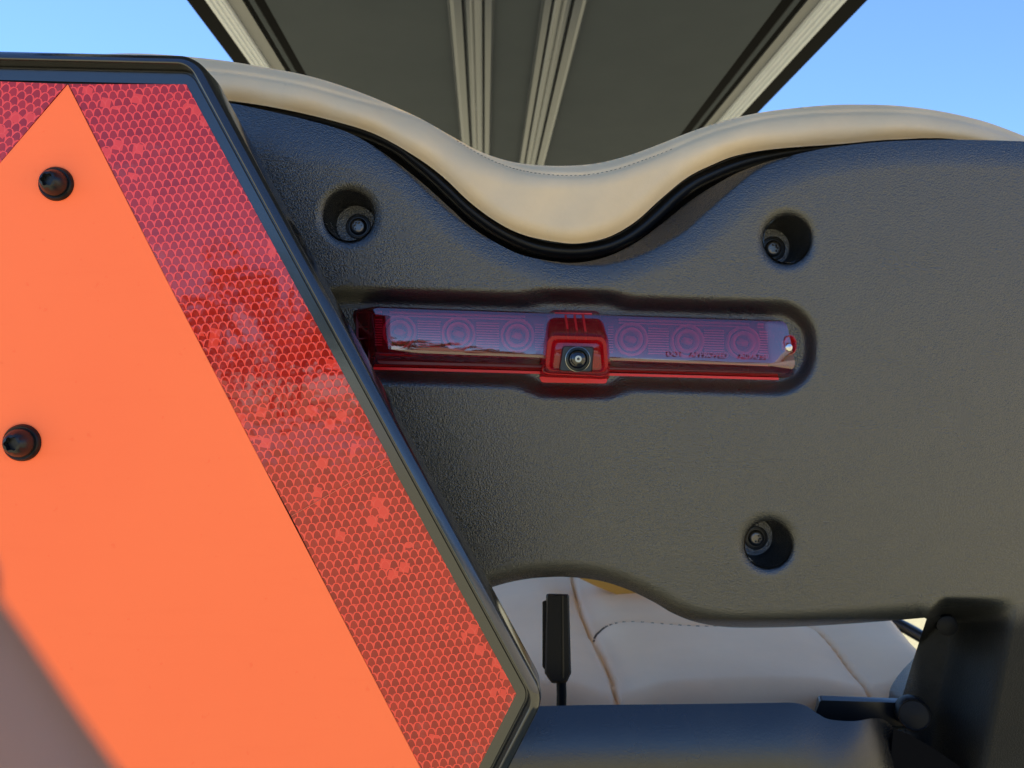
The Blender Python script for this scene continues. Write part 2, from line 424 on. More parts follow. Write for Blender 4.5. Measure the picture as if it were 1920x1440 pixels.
# ------------------------------------------------------------------ setting: ground
def ground_mat():
    t = NT('dry_grass_ground'); co = t.coord()
    a = t.noise(co, 0.9, 8, 0.65); b = t.noise(co, 28, 5, 0.7)
    c = t.mix(a, (0.33, 0.28, 0.15), (0.43, 0.37, 0.21)); c = t.mix(t.math('MULTIPLY', b, 0.4), c, (0.24, 0.23, 0.11))
    t.l(c, t.p.inputs['Base Color']); t.p.inputs['Roughness'].default_value = 0.95
    t.l(t.bump(b, 0.6, 0.03), t.p.inputs['Normal']); return t.m
g = link_mesh('ground', [(-300, -300, 0), (300, -300, 0), (300, 300, 0), (-300, 300, 0)], [(0, 1, 2, 3)], ground_mat(), smooth=False); g['kind'] = 'structure'
rd = link_mesh('road', [(-120, -27, 0.004), (120, -27, 0.004), (120, -15, 0.004), (-120, -15, 0.004)], [(0, 1, 2, 3)],
               plain('pale_concrete', (0.36, 0.355, 0.34), 0.9, bump=(6, 0.3, 0.01), var=0.12), smooth=False); rd['kind'] = 'structure'

# ------------------------------------------------------------------ the black seat-back panel
Y0 = 0.56
A_pts = [(300, 178), (360, 182), (431, 193), (503, 208), (572, 224), (641, 244), (692, 269), (744, 305), (795, 346), (847, 393), (881, 424), (933, 457), (984, 480), (1053, 492),
         (1096, 491), (1144, 479), (1192, 455), (1240, 420), (1288, 381), (1335, 350), (1383, 324), (1431, 306), (1479, 293), (1527, 282), (1575, 274), (1640, 267), (1710, 263), (1800, 262), (1920, 265), (1990, 269)]
B_pts = [(300, 188), (441, 206), (503, 221), (572, 237), (641, 259), (692, 287), (744, 328), (795, 376), (847, 421), (898, 455), (950, 481), (1019, 504), (1080, 512),
         (1144, 510), (1215, 489), (1288, 449), (1335, 409), (1383, 367), (1431, 330), (1479, 310), (1551, 289), (1671, 273), (1800, 271), (1990, 278)]
A = spline(A_pts, 6); B = spline(B_pts, 8)
bot_pts = [(1738, 1158), (1680, 1163), (1600, 1169), (1500, 1175), (1400, 1177), (1345, 1174), (1300, 1165), (1260, 1149), (1228, 1130), (1188, 1110), (1151, 1096), (1115, 1087), (1067, 1082), (1030, 1082), (985, 1086), (935, 1097), (860, 1122), (700, 1150), (300, 1150)]
BOT = spline(bot_pts, 6)
WELLS = [(655, 405, 46), (1475, 449, 44), (1440, 1020, 44)]
outline = np.vstack([A, [(1990, 700), (1990, 1480), (1672, 1480)], [(1690, 1312), (1713, 1235)], BOT])
PXM = Y0 / F
def sd_rbox(X, Y, cx, cy, hx, hy, r, ang):
    ca, sa = math.cos(ang), math.sin(ang); x = (X - cx) * ca + (Y - cy) * sa; y = -(X - cx) * sa + (Y - cy) * ca
    qx = np.abs(x) - hx + r; qy = np.abs(y) - hy + r
    return np.hypot(np.maximum(qx, 0), np.maximum(qy, 0)) + np.minimum(np.maximum(qx, qy), 0) - r
def smin(a, b, k): h = np.clip(0.5 + 0.5 * (b - a) / k, 0, 1); return b * (1 - h) + a * h - k * h * (1 - h)
BOTs = BOT[np.argsort(BOT[:, 0])]
def panel_depth(X, Y):
    d = np.zeros_like(X, dtype=float)
    # rolled upper edge
    q = seg_dist(X, Y, B[::2]); q = np.where(Y < fcurve(B, X), q, -q)
    wl_ = 26 + 44 * smooth((760 - X) / 220) + 16 * smooth((X - 1200) / 150)      # the roll is broader at the shoulders
    u = np.clip((q + wl_) / (wl_ + 16), 0, 1)
    d += (0.0046 + 0.00010 * (wl_ - 26)) * u ** 1.7 + np.maximum(q - 15, 0) * PXM * 1.7
    # gentle crown of the sheet
    d += 0.004 * ((X - 1250) / 700) ** 2 + (Y - 640) * PXM * math.tan(R(7.5))
    # light trench
    t1 = sd_rbox(X, Y, 1050, 640, 474, 79, 71, 0.03); t2 = sd_rbox(X, Y, 1078, 648, 80, 84, 28, 0.02)
    t = smin(t1, t2, 40)
    d += 0.0125 * smooth((15 - t) / 36)
    # screw wells
    for (cx, cy, r) in WELLS:
        k = np.clip((20 - (np.hypot(X - cx, Y - cy) - r)) / 20, 0, 0.97)
        d += 0.0065 * (1 - np.sqrt(1 - k * k))
    # rolled lower edge
    e = seg_dist(X, Y, BOT[::2]); k = np.clip((34 - e) / 34, 0, 0.985) * smooth((1775 - X) / 60)
    k = np.where(Y > fcurve(BOTs, X) + 3, 0, k)
    d += 0.013 * k ** 2.4
    # the recessed leg at the right
    ridge = 1905 - np.clip(Y - 1150, -60, 400) * 0.19
    lg = np.clip(smooth((ridge - X) / 120) * 0.55 + 0.45 * np.clip((ridge - X) / 230, 0, 1), 0, 1) * smooth((Y - 1118 - 42 * smooth((1775 - X) / 60)) / 50)
    d += 0.085 * lg
    return d
def place_panel(X, Y, D): return P(X, Y, Y0 + D)
panel = thing('plastic_shroud', 'large black grained plastic panel moulded behind the tan seat back', 'panel', (0.1, Y0, 0.85))
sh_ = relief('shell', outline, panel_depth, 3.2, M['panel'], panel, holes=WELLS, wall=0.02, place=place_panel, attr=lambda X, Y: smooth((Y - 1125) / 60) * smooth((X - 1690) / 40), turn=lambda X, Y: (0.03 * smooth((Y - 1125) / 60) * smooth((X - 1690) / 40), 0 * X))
def lobe6(i, th): return 1.0
for (cx, cy, r) in WELLS:
    dd = float(panel_depth(np.array([[cx + r]], float), np.array([[cy]], float))[0, 0])
    c = P1(cx, cy, Y0 + dd); rm = r * (Y0 + dd) / F
    LAST = [None]; LAST[0] = lathe('screw_well', c, (0, 1, 0), [(rm * 1.01, -0.0006), (rm * 0.97, 0.003), (rm * 0.93, 0.012), (rm * 0.90, 0.027), (rm * 0.84, 0.0305), (rm * 0.5, 0.031)], M['panel'], panel, 48).name
    s = c + Vector((0.0015, 0.0309, -0.001))
    well = bpy.data.objects[LAST[0]]
    lathe('washer', s, (0, -1, 0), [(0.0095, 0), (0.0095, 0.0008), (0.0090, 0.0012), (0.0080, 0.0012), (0.0074, 0.0005)], M['black'], well, 40)
    def torx(i, th):
        return 1.0 if i < 4 else 1 + 0.22 * math.cos(6 * th)
    lathe('screw', s, (0, -1, 0), [(0.0066, 0.0004), (0.0064, 0.0012), (0.0054, 0.0026), (0.0042, 0.0032), (0.0029, 0.0032), (0.0026, 0.0008)], M['steel'], well, 48, torx)

# ------------------------------------------------------------------ tan seat back above it
top_pts = [(40, 130), (130, 110), (190, 102), (245, 100), (300, 102), (360, 107), (430, 115), (500, 127), (560, 138), (620, 154), (680, 175), (740, 200), (790, 223), (850, 257), (900, 284), (950, 301), (1000, 309), (1060, 311),
           (1120, 306), (1180, 291), (1240, 269), (1290, 249), (1340, 232), (1400, 216), (1460, 206), (1540, 198), (1600, 196), (1680, 198), (1760, 208), (1840, 226), (1900, 247), (1940, 264), (1990, 290)]
low_pts = [(40, 178), (300, 178), (431, 189), (537, 206), (641, 231), (709, 254), (778, 293), (830, 331), (881, 379), (933, 417), (984, 441), (1053, 455), (1096, 455), (1144, 443), (1192, 415), (1240, 372), (1288, 333), (1335, 309),
           (1383, 291), (1455, 279), (1575, 270), (1671, 262), (1800, 262), (1990, 300)]
TOP = spline(top_pts, 6); LOW = spline(low_pts, 6)
seam_pts = [(300, 128), (430, 137), (560, 158), (660, 185), (775, 217), (840, 254), (880, 279), (920, 300), (960, 315), (1000, 324), (1050, 329), (1100, 328), (1150, 319), (1200, 303), (1245, 286), (1300, 262), (1360, 241), (1440, 222), (1540, 212), (1640, 210), (1720, 213), (1800, 226), (1870, 244), (1930, 268)]
SEAM = spline(seam_pts, 6)
YS = Y0 + 0.012
def seat_depth(X, Y):
    a = seg_dist(X, Y, TOP[::2]); k = np.clip((46 - a) / 46, 0, 0.97); d = 0.018 * k ** 2.2
    b = seg_dist(X, Y, LOW[::2]); k2 = np.clip((34 - b) / 34, 0, 0.97); d = d + 0.008 * k2 ** 2.3
    s = seg_dist(X, Y, SEAM[::2]); d = d + 0.0022 * np.exp(-(s / 3.2) ** 2)
    d += 0.0012 * np.sin(X / 61.0 + 1.3 * np.sin(Y / 83.0)) + 0.0007 * np.sin(X / 23.0 + Y / 31.0)
    return d
seat = thing('padded_seat', 'tan vinyl padded seat back with scalloped top above the black panel', 'seat', (0.1, Y0 + 0.05, 0.9))
relief('cushion', np.vstack([TOP, LOW[::-1]]), seat_depth, 3.0, M['vinyl'], seat, wall=0.06, turn=lambda X, Y: (0 * X, 0.035 * (np.abs(Y - fcurve(LOW, X)) < np.abs(Y - fcurve(TOP, X)))), place=lambda X, Y, D: P(X, Y, YS + D))
# seam stitches, one small dash each, joined
bm = bmesh.new()
ss = SEAM[(SEAM[:, 0] > 850) & (SEAM[:, 0] < 1270)]
acc = 0
for i in range(len(ss) - 1):
    n_ = max(1, int(np.hypot(*(ss[i + 1] - ss[i])) / 7))
    for k in range(n_):
        p = ss[i] + (ss[i + 1] - ss[i]) * (k + .5) / n_; tdir = (ss[i + 1] - ss[i]) / np.hypot(*(ss[i + 1] - ss[i]))
        dep = YS + float(seat_depth(np.array([[p[0]]]), np.array([[p[1]]]))[0, 0]) - 0.0003
        a_, b_ = P1(*(p - tdir * 2.0), dep), P1(*(p + tdir * 2.0), dep); m_ = Vector((0, 0, 0.0003)); f_ = Vector((0, -0.0003, 0))
        q_ = [bm.verts.new(v) for v in (a_ - m_, b_ - m_, b_ + f_, a_ + f_, a_ + m_, b_ + m_)]
        bm.faces.new([q_[0], q_[1], q_[2], q_[3]]); bm.faces.new([q_[3], q_[2], q_[5], q_[4]])
so = from_bm('seam_stitching', bm, M['thread'], seat); so['kind'] = 'stuff'
# rubber welt between seat and panel, and the dark shell behind both
welt_pts = [(300, 196), (431, 206), (537, 214), (620, 230), (690, 250), (744, 275), (780, 302), (815, 331), (850, 364), (881, 393), (915, 419), (950, 440), (985, 456), (1019, 466), (1060, 471), (1096, 470), (1135, 463), (1168, 450),
            (1195, 433), (1216, 416), (1240, 394), (1263, 372), (1290, 351), (1320, 334), (1383, 308), (1455, 290), (1551, 277), (1671, 271), (1800, 270)]
W_ = spline(welt_pts, 5)
tube('rubber_welt', P(W_[:, 0], W_[:, 1], np.full(len(W_), Y0 + 0.036)), 0.0060, M['rubber'], seat, 14)
sh = np.vstack([LOW - [0, 12], [(1990, 400), (1400, 420), (1150, 540), (1050, 560), (900, 520), (700, 420), (300, 300), (40, 300)]])
relief('backing_shell', sh, lambda X, Y: np.zeros_like(X), 14, M['dark'], seat, wall=0.02, place=lambda X, Y, D: P(X, Y, Y0 + 0.075 + D))

# unseen front of the backrest, added to bounce warm light onto the cushion
rbox('bounce_padding', (-0.40, Y0 + 0.10, 1.07), (0.50, Y0 + 0.17, 1.33), 0.025, M['vinyl'], seat)

# ------------------------------------------------------------------ brake light bar with camera
bar = thing('brake_light', 'red third brake light bar with six lamps recessed in black panel', 'brake light', tuple(P1(1075, 712, Y0 + 0.02)))
YB, YF = Y0 + 0.021, Y0 - 0.010
base = round_poly([(646, 580), (1474, 602), (1497, 712), (692, 692)], [16, 34, 22, 12], 7)
mid = round_poly([(662, 577), (1466, 600), (1496, 700), (697, 676)], [16, 30, 20, 12], 7)
near1 = round_poly([(690, 574), (1474, 601), (1494, 695), (703, 665)], [14, 20, 16, 10], 7)
near2 = round_poly([(695, 577), (1440, 602), (1450, 687), (706, 659)], [13, 6, 6, 9], 7)
near3 = round_poly([(700, 581), (1435, 606), (1444, 683), (711, 654)], [12, 5, 5, 8], 7)
lean = lambda pl, y: P(pl[:, 0], pl[:, 1], y - (pl[:, 1] - 640 - 0.03 * (pl[:, 0] - 1060)) * PXM * math.tan(R(9.0)))   # face leans back a little
ring = lambda pl, y: P(pl[:, 0], pl[:, 1], np.full(len(pl), y))
loft('lens_cover', [ring(base, YB), ring(base, YB - 0.003), ring(mid, YB - 0.012), ring(near1, YF + 0.0085), lean(near2, YF + 0.0008), lean(near3, YF)], M['lens'], bar, auto=24)
bp_ = base + (base.mean(0) - base) * 0.012
loft('back_plate', [ring(bp_, YB + 0.001), ring(bp_, YB - 0.0025)], bpy.data.materials.get('solid_red_edge') or plain('solid_red_edge', (0.85, 0.015, 0.02), 0.25, 0.6), bar)
bed = round_poly([(700, 582), (1440, 606), (1484, 700), (708, 682)], 8, 3)
YR = Y0 + 0.009
loft('reflector_bed', [ring(bed, YR + 0.009), ring(bed, YR)], M['reflector_dark'], bar)
tilt = lambda x: 0.0315 * (x - 1060)            # px drop along the bar
LEDS = [750, 860, 970, 1182, 1287, 1391]
mm = lambda px: px * YR / F
for x in LEDS:
    c = P1(x, 633 + tilt(x), YR - 0.0002)
    cup = lathe('lamp_ring', c, (0, -1, 0), [(mm(32), -0.001), (mm(32), 0.0038), (mm(30.8), 0.0046), (mm(28.0), 0.0046), (mm(26.4), 0.0036), (mm(26.0), -0.001)], M['reflector'], bar, 40, close=False)
    lathe('inner_ring', c, (0, -1, 0), [(mm(22.5), -0.001), (mm(22.5), 0.0046), (mm(21), 0.0054), (mm(17.5), 0.0054), (mm(15.8), 0.0040), (mm(14), 0.0006), (mm(14), -0.001)], M['reflector'], cup, 40, close=False)
    lathe('lamp_lens', c, (0, -1, 0), [(mm(9), 0.0003), (mm(8.5), 0.0032), (mm(6.5), 0.0052), (mm(3.4), 0.0060), (mm(1), 0.0062)], M['led'], cup, 28, lambda i, th: 1 + 0.25 * math.cos(2 * th + 0.4))
# flutes between the lamps: one ribbed block per gap
gaps = [(703, 717), (783, 826), (893, 936), (1003, 1020), (1140, 1150), (1215, 1254), (1320, 1358), (1424, 1440)]
for (xa, xb) in gaps:
    bm = bmesh.new()
    for k in range(11):
        yy = 609 + k * 4.7
        pr = [(0, YR + .001), (0.6, YR - 0.0030), (2.6, YR - 0.0030), (3.2, YR + .001)]
        va = [bm.verts.new(P1(xa, yy + o_ + tilt(xa), y_)) for o_, y_ in pr]; vb = [bm.verts.new(P1(xb, yy + o_ + tilt(xb), y_)) for o_, y_ in pr]
        for j in range(3): bm.faces.new([va[j], vb[j], vb[j + 1], va[j + 1]])
        bm.faces.new(va); bm.faces.new(vb[::-1])
    from_bm('fluted_reflector', bm, M['reflector'], bar, auto=20)
for (xa, xb) in [(704, 716), (730, 985), (1160, 1405), (1420, 1432)]:       # rails along the upper edge
    for (ya, yb) in ((594, 598.5), (601, 603.5)):
        pl = np.array([(xa, ya + tilt(xa)), (xb, ya + tilt(xb)), (xb, yb + tilt(xb)), (xa, yb + tilt(xa))])
        loft('upper_rail', [ring(pl, YR + .001), ring(pl, YR - 0.003)], M['reflector'], bar)
pl = np.array([(704, 672 + tilt(704)), (1010, 672 + tilt(1010)), (1010, 675 + tilt(1010)), (704, 675 + tilt(704))])
loft('lower_rail', [ring(pl, YR + .001), ring(pl, YR - 0.003)], M['reflector'], bar)
pl2 = pl.copy(); pl2[:, 0] = [1148, 1440, 1440, 1148]; pl2[:, 1] = [672 + tilt(1148), 672 + tilt(1440), 675 + tilt(1440), 675 + tilt(1148)]
loft('lower_rail', [ring(pl2, YR + .001), ring(pl2, YR - 0.003)], M['reflector'], bar)
# bottom flange in plain bright red
fl = np.array([(700, 688), (1460, 708), (1460, 712.5), (700, 693)])
loft('bottom_flange', [ring(fl, YB), ring(fl, YB - 0.006)], bpy.data.materials['solid_red_edge'], bar)
# dark inner webs at the left end, end screw at the right
for (xa, ya, xb, yb) in [(668, 586, 672, 684), (690, 584, 694, 688), (668, 612, 692, 614), (668, 634, 692, 636)]:
    pl = np.array([(xa, ya), (xb, ya), (xb, yb), (xa, yb)], float)
    loft('end_web', [ring(pl, YB - 0.001), ring(pl, YB - 0.012)], M['reflector_dark'], bar)
e0 = P1(1473, 652, Y0 + 0.0)
lathe('end_screw', e0, (0.25, -1, 0), [(0.0036, 0), (0.0036, 0.003), (0.0026, 0.0045), (0.0008, 0.005)], M['bright'], bar, 24)
lathe('end_boss', e0 + Vector((0.001, 0.001, 0.002)), (0.35, -1, 0), [(0.0058, 0.004), (0.0052, 0.0042), (0.0048, 0.0035), (0.0046, 0.0005)], M['lens_box'], bar, 32, lambda i, th: 1 + 0.25 * abs(math.sin(th)))
# embossed lettering
def text_part(body, px, py, size, yv, ang, mat, parent, name='lettering'):
    cu = bpy.data.curves.new(name, 'FONT'); cu.body = body; cu.size = size; cu.extrude = 0.0002
    ob = bpy.data.objects.new(name, cu); C.objects.link(ob)
    ob.rotation_euler = (math.pi / 2, ang, 0); ob.location = P1(px, py, yv)
    bpy.context.view_layer.update()
    dg = bpy.context.evaluated_depsgraph_get(); me = bpy.data.meshes.new_from_object(ob.evaluated_get(dg)); me.transform(ob.matrix_world)
    bpy.data.objects.remove(ob)
    o = bpy.data.objects.new(name, me); C.objects.link(o); me.materials.append(mat)
    o.parent = parent; o.matrix_parent_inverse = Matrix.Translation(-BASE.get(parent.name, Vector((0, 0, 0)))); return o
text_part('DOT   APPROVED     A09A730', 1251, 667, 0.0056, YF - 0.0030, R(1.8), M['emboss'], bar)

# camera housing in the middle of the bar
hb = round_poly([(1022, 575), (1128, 577), (1146, 716), (1008, 712)], [16, 16, 14, 14], 6)
h1 = round_poly([(1028, 578), (1126, 580), (1146, 708), (1012, 702)], [18, 18, 18, 16], 6)
h2 = round_poly([(1024, 622), (1140, 625), (1146, 704), (1017, 698)], [20, 20, 20, 18], 6)
h3 = round_poly([(1027, 628), (1137, 631), (1142, 700), (1021, 695)], [18, 18, 18, 16], 6)
h4 = round_poly([(1034, 636), (1130, 638), (1135, 694), (1029, 690)], [14, 14, 14, 13], 6)
loft('camera_housing', [ring(hb, YB), ring(hb, YB - 0.004), ring(h1, YB - 0.008), ring(h2, Y0 - 0.036), ring(h3, Y0 - 0.041), ring(h4, Y0 - 0.042)], M['lens_box'], bar, auto=30)
bz = round_poly([(1043, 643), (1124, 645), (1128, 696), (1037, 693)], [9, 9, 9, 9], 6)
loft('camera_bezel', [ring(h3, Y0 - 0.0405), ring(h3, Y0 - 0.0440), ring(h3 * 0.93 + bz * 0.07, Y0 - 0.0448), ring(h3 * 0.5 + bz * 0.5, Y0 - 0.0448), ring(h3 * 0.43 + bz * 0.57, Y0 - 0.0440), ring(bz, Y0 - 0.0418)], M['lens_box'], bar, cap_end=False, cap_start=False, auto=25)
hf = round_poly([(1010, 706), (1140, 710), (1136, 719), (1016, 717)], [4, 4, 5, 5], 3)
loft('housing_flange', [ring(hf, YB), ring(hf, YB - 0.006)], bpy.data.materials['solid_red_edge'], bar)
inner = round_poly([(1040, 598), (1118, 599), (1124, 690), (1036, 686)], 8, 3); inner2 = round_poly([(1042, 646), (1122, 648), (1122, 690), (1040, 687)], 8, 3)
loft('camera_mount', [ring(inner, YB - 0.004), ring(inner2, Y0 - 0.028)], M['reflector_dark'], bar)
for k, x in enumerate((1060, 1077, 1093)):     # cooling fins on top
    pa = np.array([(x - 2, 588), (x + 2, 588), (x + 2, 600), (x - 2, 600)], float); pb = np.array([(x + 3, 622), (x + 7, 622), (x + 7, 640), (x + 3, 640)], float)
    loft('top_fin', [ring(pa, Y0 - 0.004), ring(pb, Y0 - 0.034)], bpy.data.materials['solid_red_edge'], bar)
pa = np.array([(1040, 586), (1110, 587), (1110, 594), (1040, 592)], float)
loft('top_fin', [ring(pa, Y0 + 0.004), ring(pa, Y0 - 0.003)], bpy.data.materials['solid_red_edge'], bar)
cm = round_poly([(1055, 648.5), (1114, 650), (1110, 698), (1048, 696)], [6, 6, 6, 6], 4)
cm2 = round_poly([(1057, 650), (1112, 652), (1108, 696), (1050, 694)], [5, 5, 5, 5], 4)
Yc = Y0 - 0.0455
camera_part = loft('camera_block', [ring(cm, Y0 - 0.02), ring(cm, Yc + 0.001), ring(cm2, Yc)], M['cam_body'], bar)
cc = P1(1083, 673.5, Yc - 0.0001); mc = Yc / F
lathe('lens_ring', cc, (0, -1, -0.05), [(mc * 24, 0), (mc * 23.6, 0.0012), (mc * 22.6, 0.0014), (mc * 22, 0.0010)], M['ring'], camera_part, 48, close=False)
lathe('lens_barrel', cc, (0, -1, -0.05), [(mc * 22.4, 0.0005), (mc * 18.5, 0.0012), (mc * 17.5, -0.0002)], M['cam_body'], camera_part, 48)
lathe('lens_glass', cc, (0, -1, -0.05), [(mc * 17.4, 0.0001), (mc * 15, 0.0018), (mc * 11, 0.0031), (mc * 6, 0.0039), (mc * 1, 0.0042)], M['glass'], camera_part, 40)
lathe('lens_iris', cc + Vector((0, -0.0040, 0)), (0, -1, -0.05), [(mc * 6.4, 0), (mc * 5.8, 0.0005), (mc * 3.0, 0.0005), (mc * 2.4, -0.0004)], M['iris'], camera_part, 28)

# ------------------------------------------------------------------ slow-moving-vehicle triangle
YT = 0.47; KS = YT / 0.40
apex = np.array([127.0, 157.0]); axis = np.array([-0.125, 1.0]); axis /= np.linalg.norm(axis)
def mirror(p): v = np.asarray(p, float) - apex; return apex + 2 * (v @ axis) * axis - v
tr, br, b2 = np.array([349.0, 157]), np.array([969.0, 1301]), np.array([760.0, 1711])
poly = np.array([(-118, 146), tr, br, b2, mirror(b2), mirror(br)])
sign = thing('slow_vehicle_sign', 'orange and red reflective slow-vehicle triangle in a black frame', 'sign', tuple(P1(60, 1700, YT + 0.01)))
def sweep(polyg, prof, r0, kk=9):
    n = len(polyg); rows = []
    cen = polyg.mean(0)
    nor = []
    for i in range(n):
        e = polyg[(i + 1) % n] - polyg[i]; e = e / np.linalg.norm(e); m_ = np.array([e[1], -e[0]])
        if m_ @ ((polyg[i] + polyg[(i + 1) % n]) / 2 - cen) < 0: m_ = -m_
        nor.append(m_)
    pts, nr = [], []
    for i in range(n):
        n0, n1 = nor[i - 1], nor[i]
        bis = n0 + n1; bis /= (1 + n0 @ n1)
        c0 = polyg[i] - bis * r0
        a0 = math.atan2(n0[1], n0[0]); a1 = math.atan2(n1[1], n1[0]); da = (a1 - a0 + math.pi) % (2 * math.pi) - math.pi
        for k in range(kk + 1):
            a = a0 + da * k / kk; pts.append(c0); nr.append((math.cos(a), math.sin(a)))
    pts = np.array(pts); nr = np.array(nr)
    out = []
    for (o, hgt) in prof:
        q = pts + nr * (r0 + o)
        v = P(q[:, 0], q[:, 1], np.full(len(q), YT)); v[:, 1] -= hgt * KS; out.append(v)
    return out
prof = [(-30, -0.002), (-3, -0.002), (-2, 0.0006), (18, 0.0007), (20, 0.0002), (21.5, 0.0002), (23, 0.0030), (24.5, 0.0062), (26, 0.0078), (28, 0.0081), (33, 0.0077), (38, 0.0069), (42, 0.0059), (45, 0.0046), (47, 0.0022), (48.5, -0.0145), (44, -0.0150), (-30, -0.0150)]
loft('frame', sweep(poly, prof, 14), M['frame'], sign, cap_end=False, cap_start=False, auto=28)
bp = np.array(poly); back = [P(bp[:, 0], bp[:, 1], np.full(6, YT + 0.010)), P(bp[:, 0], bp[:, 1], np.full(6, YT + 0.001))]
loft('back_plate', back, M['black'], sign)
# film: orange triangle and red border strips, butted edge to edge
def ext(p, q, y): return p + (q - p) * (y - p[1]) / (q[1] - p[1])
ra = np.array([360.0, 616]); rb_ = np.array([611.0, 1100])
o_r = ext(np.array([327.0, 555]), rb_, 1530.0); o_ap = np.array([127.0, 158.5]); o_l = mirror(o_r)
def film(name, pts, y, mat, thick=0.0006):
    pts = np.asarray(pts, float); f_ = P(pts[:, 0], pts[:, 1], np.full(len(pts), y)); b_ = f_.copy(); b_[:, 1] += thick
    n = len(pts); v = np.vstack([f_, b_]); pitch = 15.7 * YT / F
    uv = np.stack([v[:, 0] / pitch, v[:, 2] / pitch], -1)
    fs = [tuple(range(n))[::-1]] + [(i, (i + 1) % n, n + (i + 1) % n, n + i) for i in range(n)]
    bmv = link_mesh(name, v, fs, mat, sign, smooth=False, uv=uv); 
    return bmv
film('orange_triangle', [o_ap, (328, 556), (486, 860), (611, 1100), o_r, o_l, mirror((611, 1100)), (0, 306)], YT - 0.0016, M['orange'])
pa = lambda y: np.array([349 + (y - 157) * (969 - 349) / (1301 - 157.0), y])
film('red_border_strip', [(128.5, 157.5), (349, 158), pa(862), (545, 967), (487, 860), (329, 556)], YT - 0.0012, M['tape_r'])
film('red_border_strip', [(546, 968.5), (729.5, 864), (968, 1301), (852, 1528), o_r + [1, 0], (612, 1099)], YT - 0.0010, M['tape_r'])
film('red_border_strip', [(125, 157.5), (-1, 306), mirror((611, 1100)) + [-2, 0], o_l + [-1, 0], mirror((852, 1528)), mirror(br) + [3, 0], (-118, 148)], YT - 0.0012, M['tape_l'])
film('red_border_strip', [o_r + [0, 1], (851, 1531), b2 + [-6, -3], mirror(b2) + [6, -3], mirror((851, 1531)), o_l + [0, 1]], YT - 0.0012, M['tape_r'])
s_ = film('tape_seam', [(546, 967), (729, 863), (729, 864.6), (546, 968.8)], YT - 0.0017, plain('tape_seam_edge', (0.95, 0.14, 0.07), 0.4))
for (x, y, sc_) in ((106, 345, 1.0), (42, 830, 1.08)):
    c = P1(x, y, YT - 0.0017); k = sc_ * KS
    lathe('washer', c, (0, -1, 0), [(0.0088 * k, 0), (0.0086 * k, 0.0012 * k), (0.0078 * k, 0.0022 * k), (0.006 * k, 0.0020 * k)], M['rubber'], sign, 40)
    def hexs(i, th): return 1.0 if i < 4 else 1 + 0.12 * math.cos(6 * th)
    lathe('bolt', c, (0, -1, 0), [(0.0069 * k, 0.001 * k), (0.0068 * k, 0.0030 * k), (0.0056 * k, 0.0060 * k), (0.0040 * k, 0.0085 * k), (0.0031 * k, 0.0088 * k), (0.0028 * k, 0.0060 * k)], M['black'], sign, 48, hexs)
# bracket that carries the sign
tube('mounting_bracket', [P1(40, 500, YT + 0.016), P1(40, 500, Y0 + 0.03)], 0.012, M['black'], sign, 12)
tube('mounting_bracket', [P1(20, 1000, YT + 0.016), P1(20, 1000, Y0 + 0.03)], 0.012, M['black'], sign, 12)

# ------------------------------------------------------------------ seat cushion seen through the gap
ZC = 0.92
def w2(px, py): return PZ(np.array([px], float), np.array([py], float), ZC)[0][:2]
def wl(pts): return np.array([w2(*p) for p in spline(pts, 6)])
S1 = wl([(1040, 1020), (1068, 1085), (1090, 1150), (1120, 1215), (1145, 1267), (1158, 1322), (1164, 1380)])
S2 = wl([(1440, 1120), (1515, 1176), (1560, 1220), (1600, 1270), (1632, 1308), (1665, 1360)])
S3 = wl([(1113, 1193), (1124, 1184), (1150, 1178), (1250, 1184), (1350, 1187), (1450, 1182), (1512, 1175)])
cushion = thing('seat_cushion', 'tan vinyl seat cushion visible through the gap below the black panel', 'seat cushion', (0.15, 0.9, 0.80))
xr = np.array([w2(1650, 1140), w2(1682, 1168), w2(1702, 1190), w2(1724, 1216), w2(1800, 1296)])
co_ = np.vstack([[(-0.30, 0.69), (-0.30, 1.16)], [(xr[0][0] - 0.03, 1.20)], xr, [(xr[-1][0] - 0.06, 0.69)]])
def cush_h(X, Y):
    s1 = seg_dist(X, Y, S1[::2]); s2 = seg_dist(X, Y, S2[::2]); s3 = seg_dist(X, Y, S3[::2])
    h = 0.012 * (1 - np.exp(-(s1 / 0.030) ** 2)) - 0.010 * np.exp(-(s1 / 0.0028) ** 2)
    h += 0.008 * (1 - np.exp(-(s2 / 0.028) ** 2)) - 0.006 * np.exp(-(s2 / 0.0022) ** 2)
    h += 0.004 * (1 - np.exp(-(s3 / 0.018) ** 2)) - 0.0025 * np.exp(-(s3 / 0.0022) ** 2)
    e = -sdf(X, Y, co_); k = np.clip((0.03 - e) / 0.03, 0, 0.97)
    h -= 0.03 * (1 - np.sqrt(1 - k * k))
    h += 0.02 * np.clip((Y - 0.95) / 0.25, 0, 1) ** 2 + 0.0015 * np.sin(X * 31) * np.sin(Y * 27)
    return h - 0.010
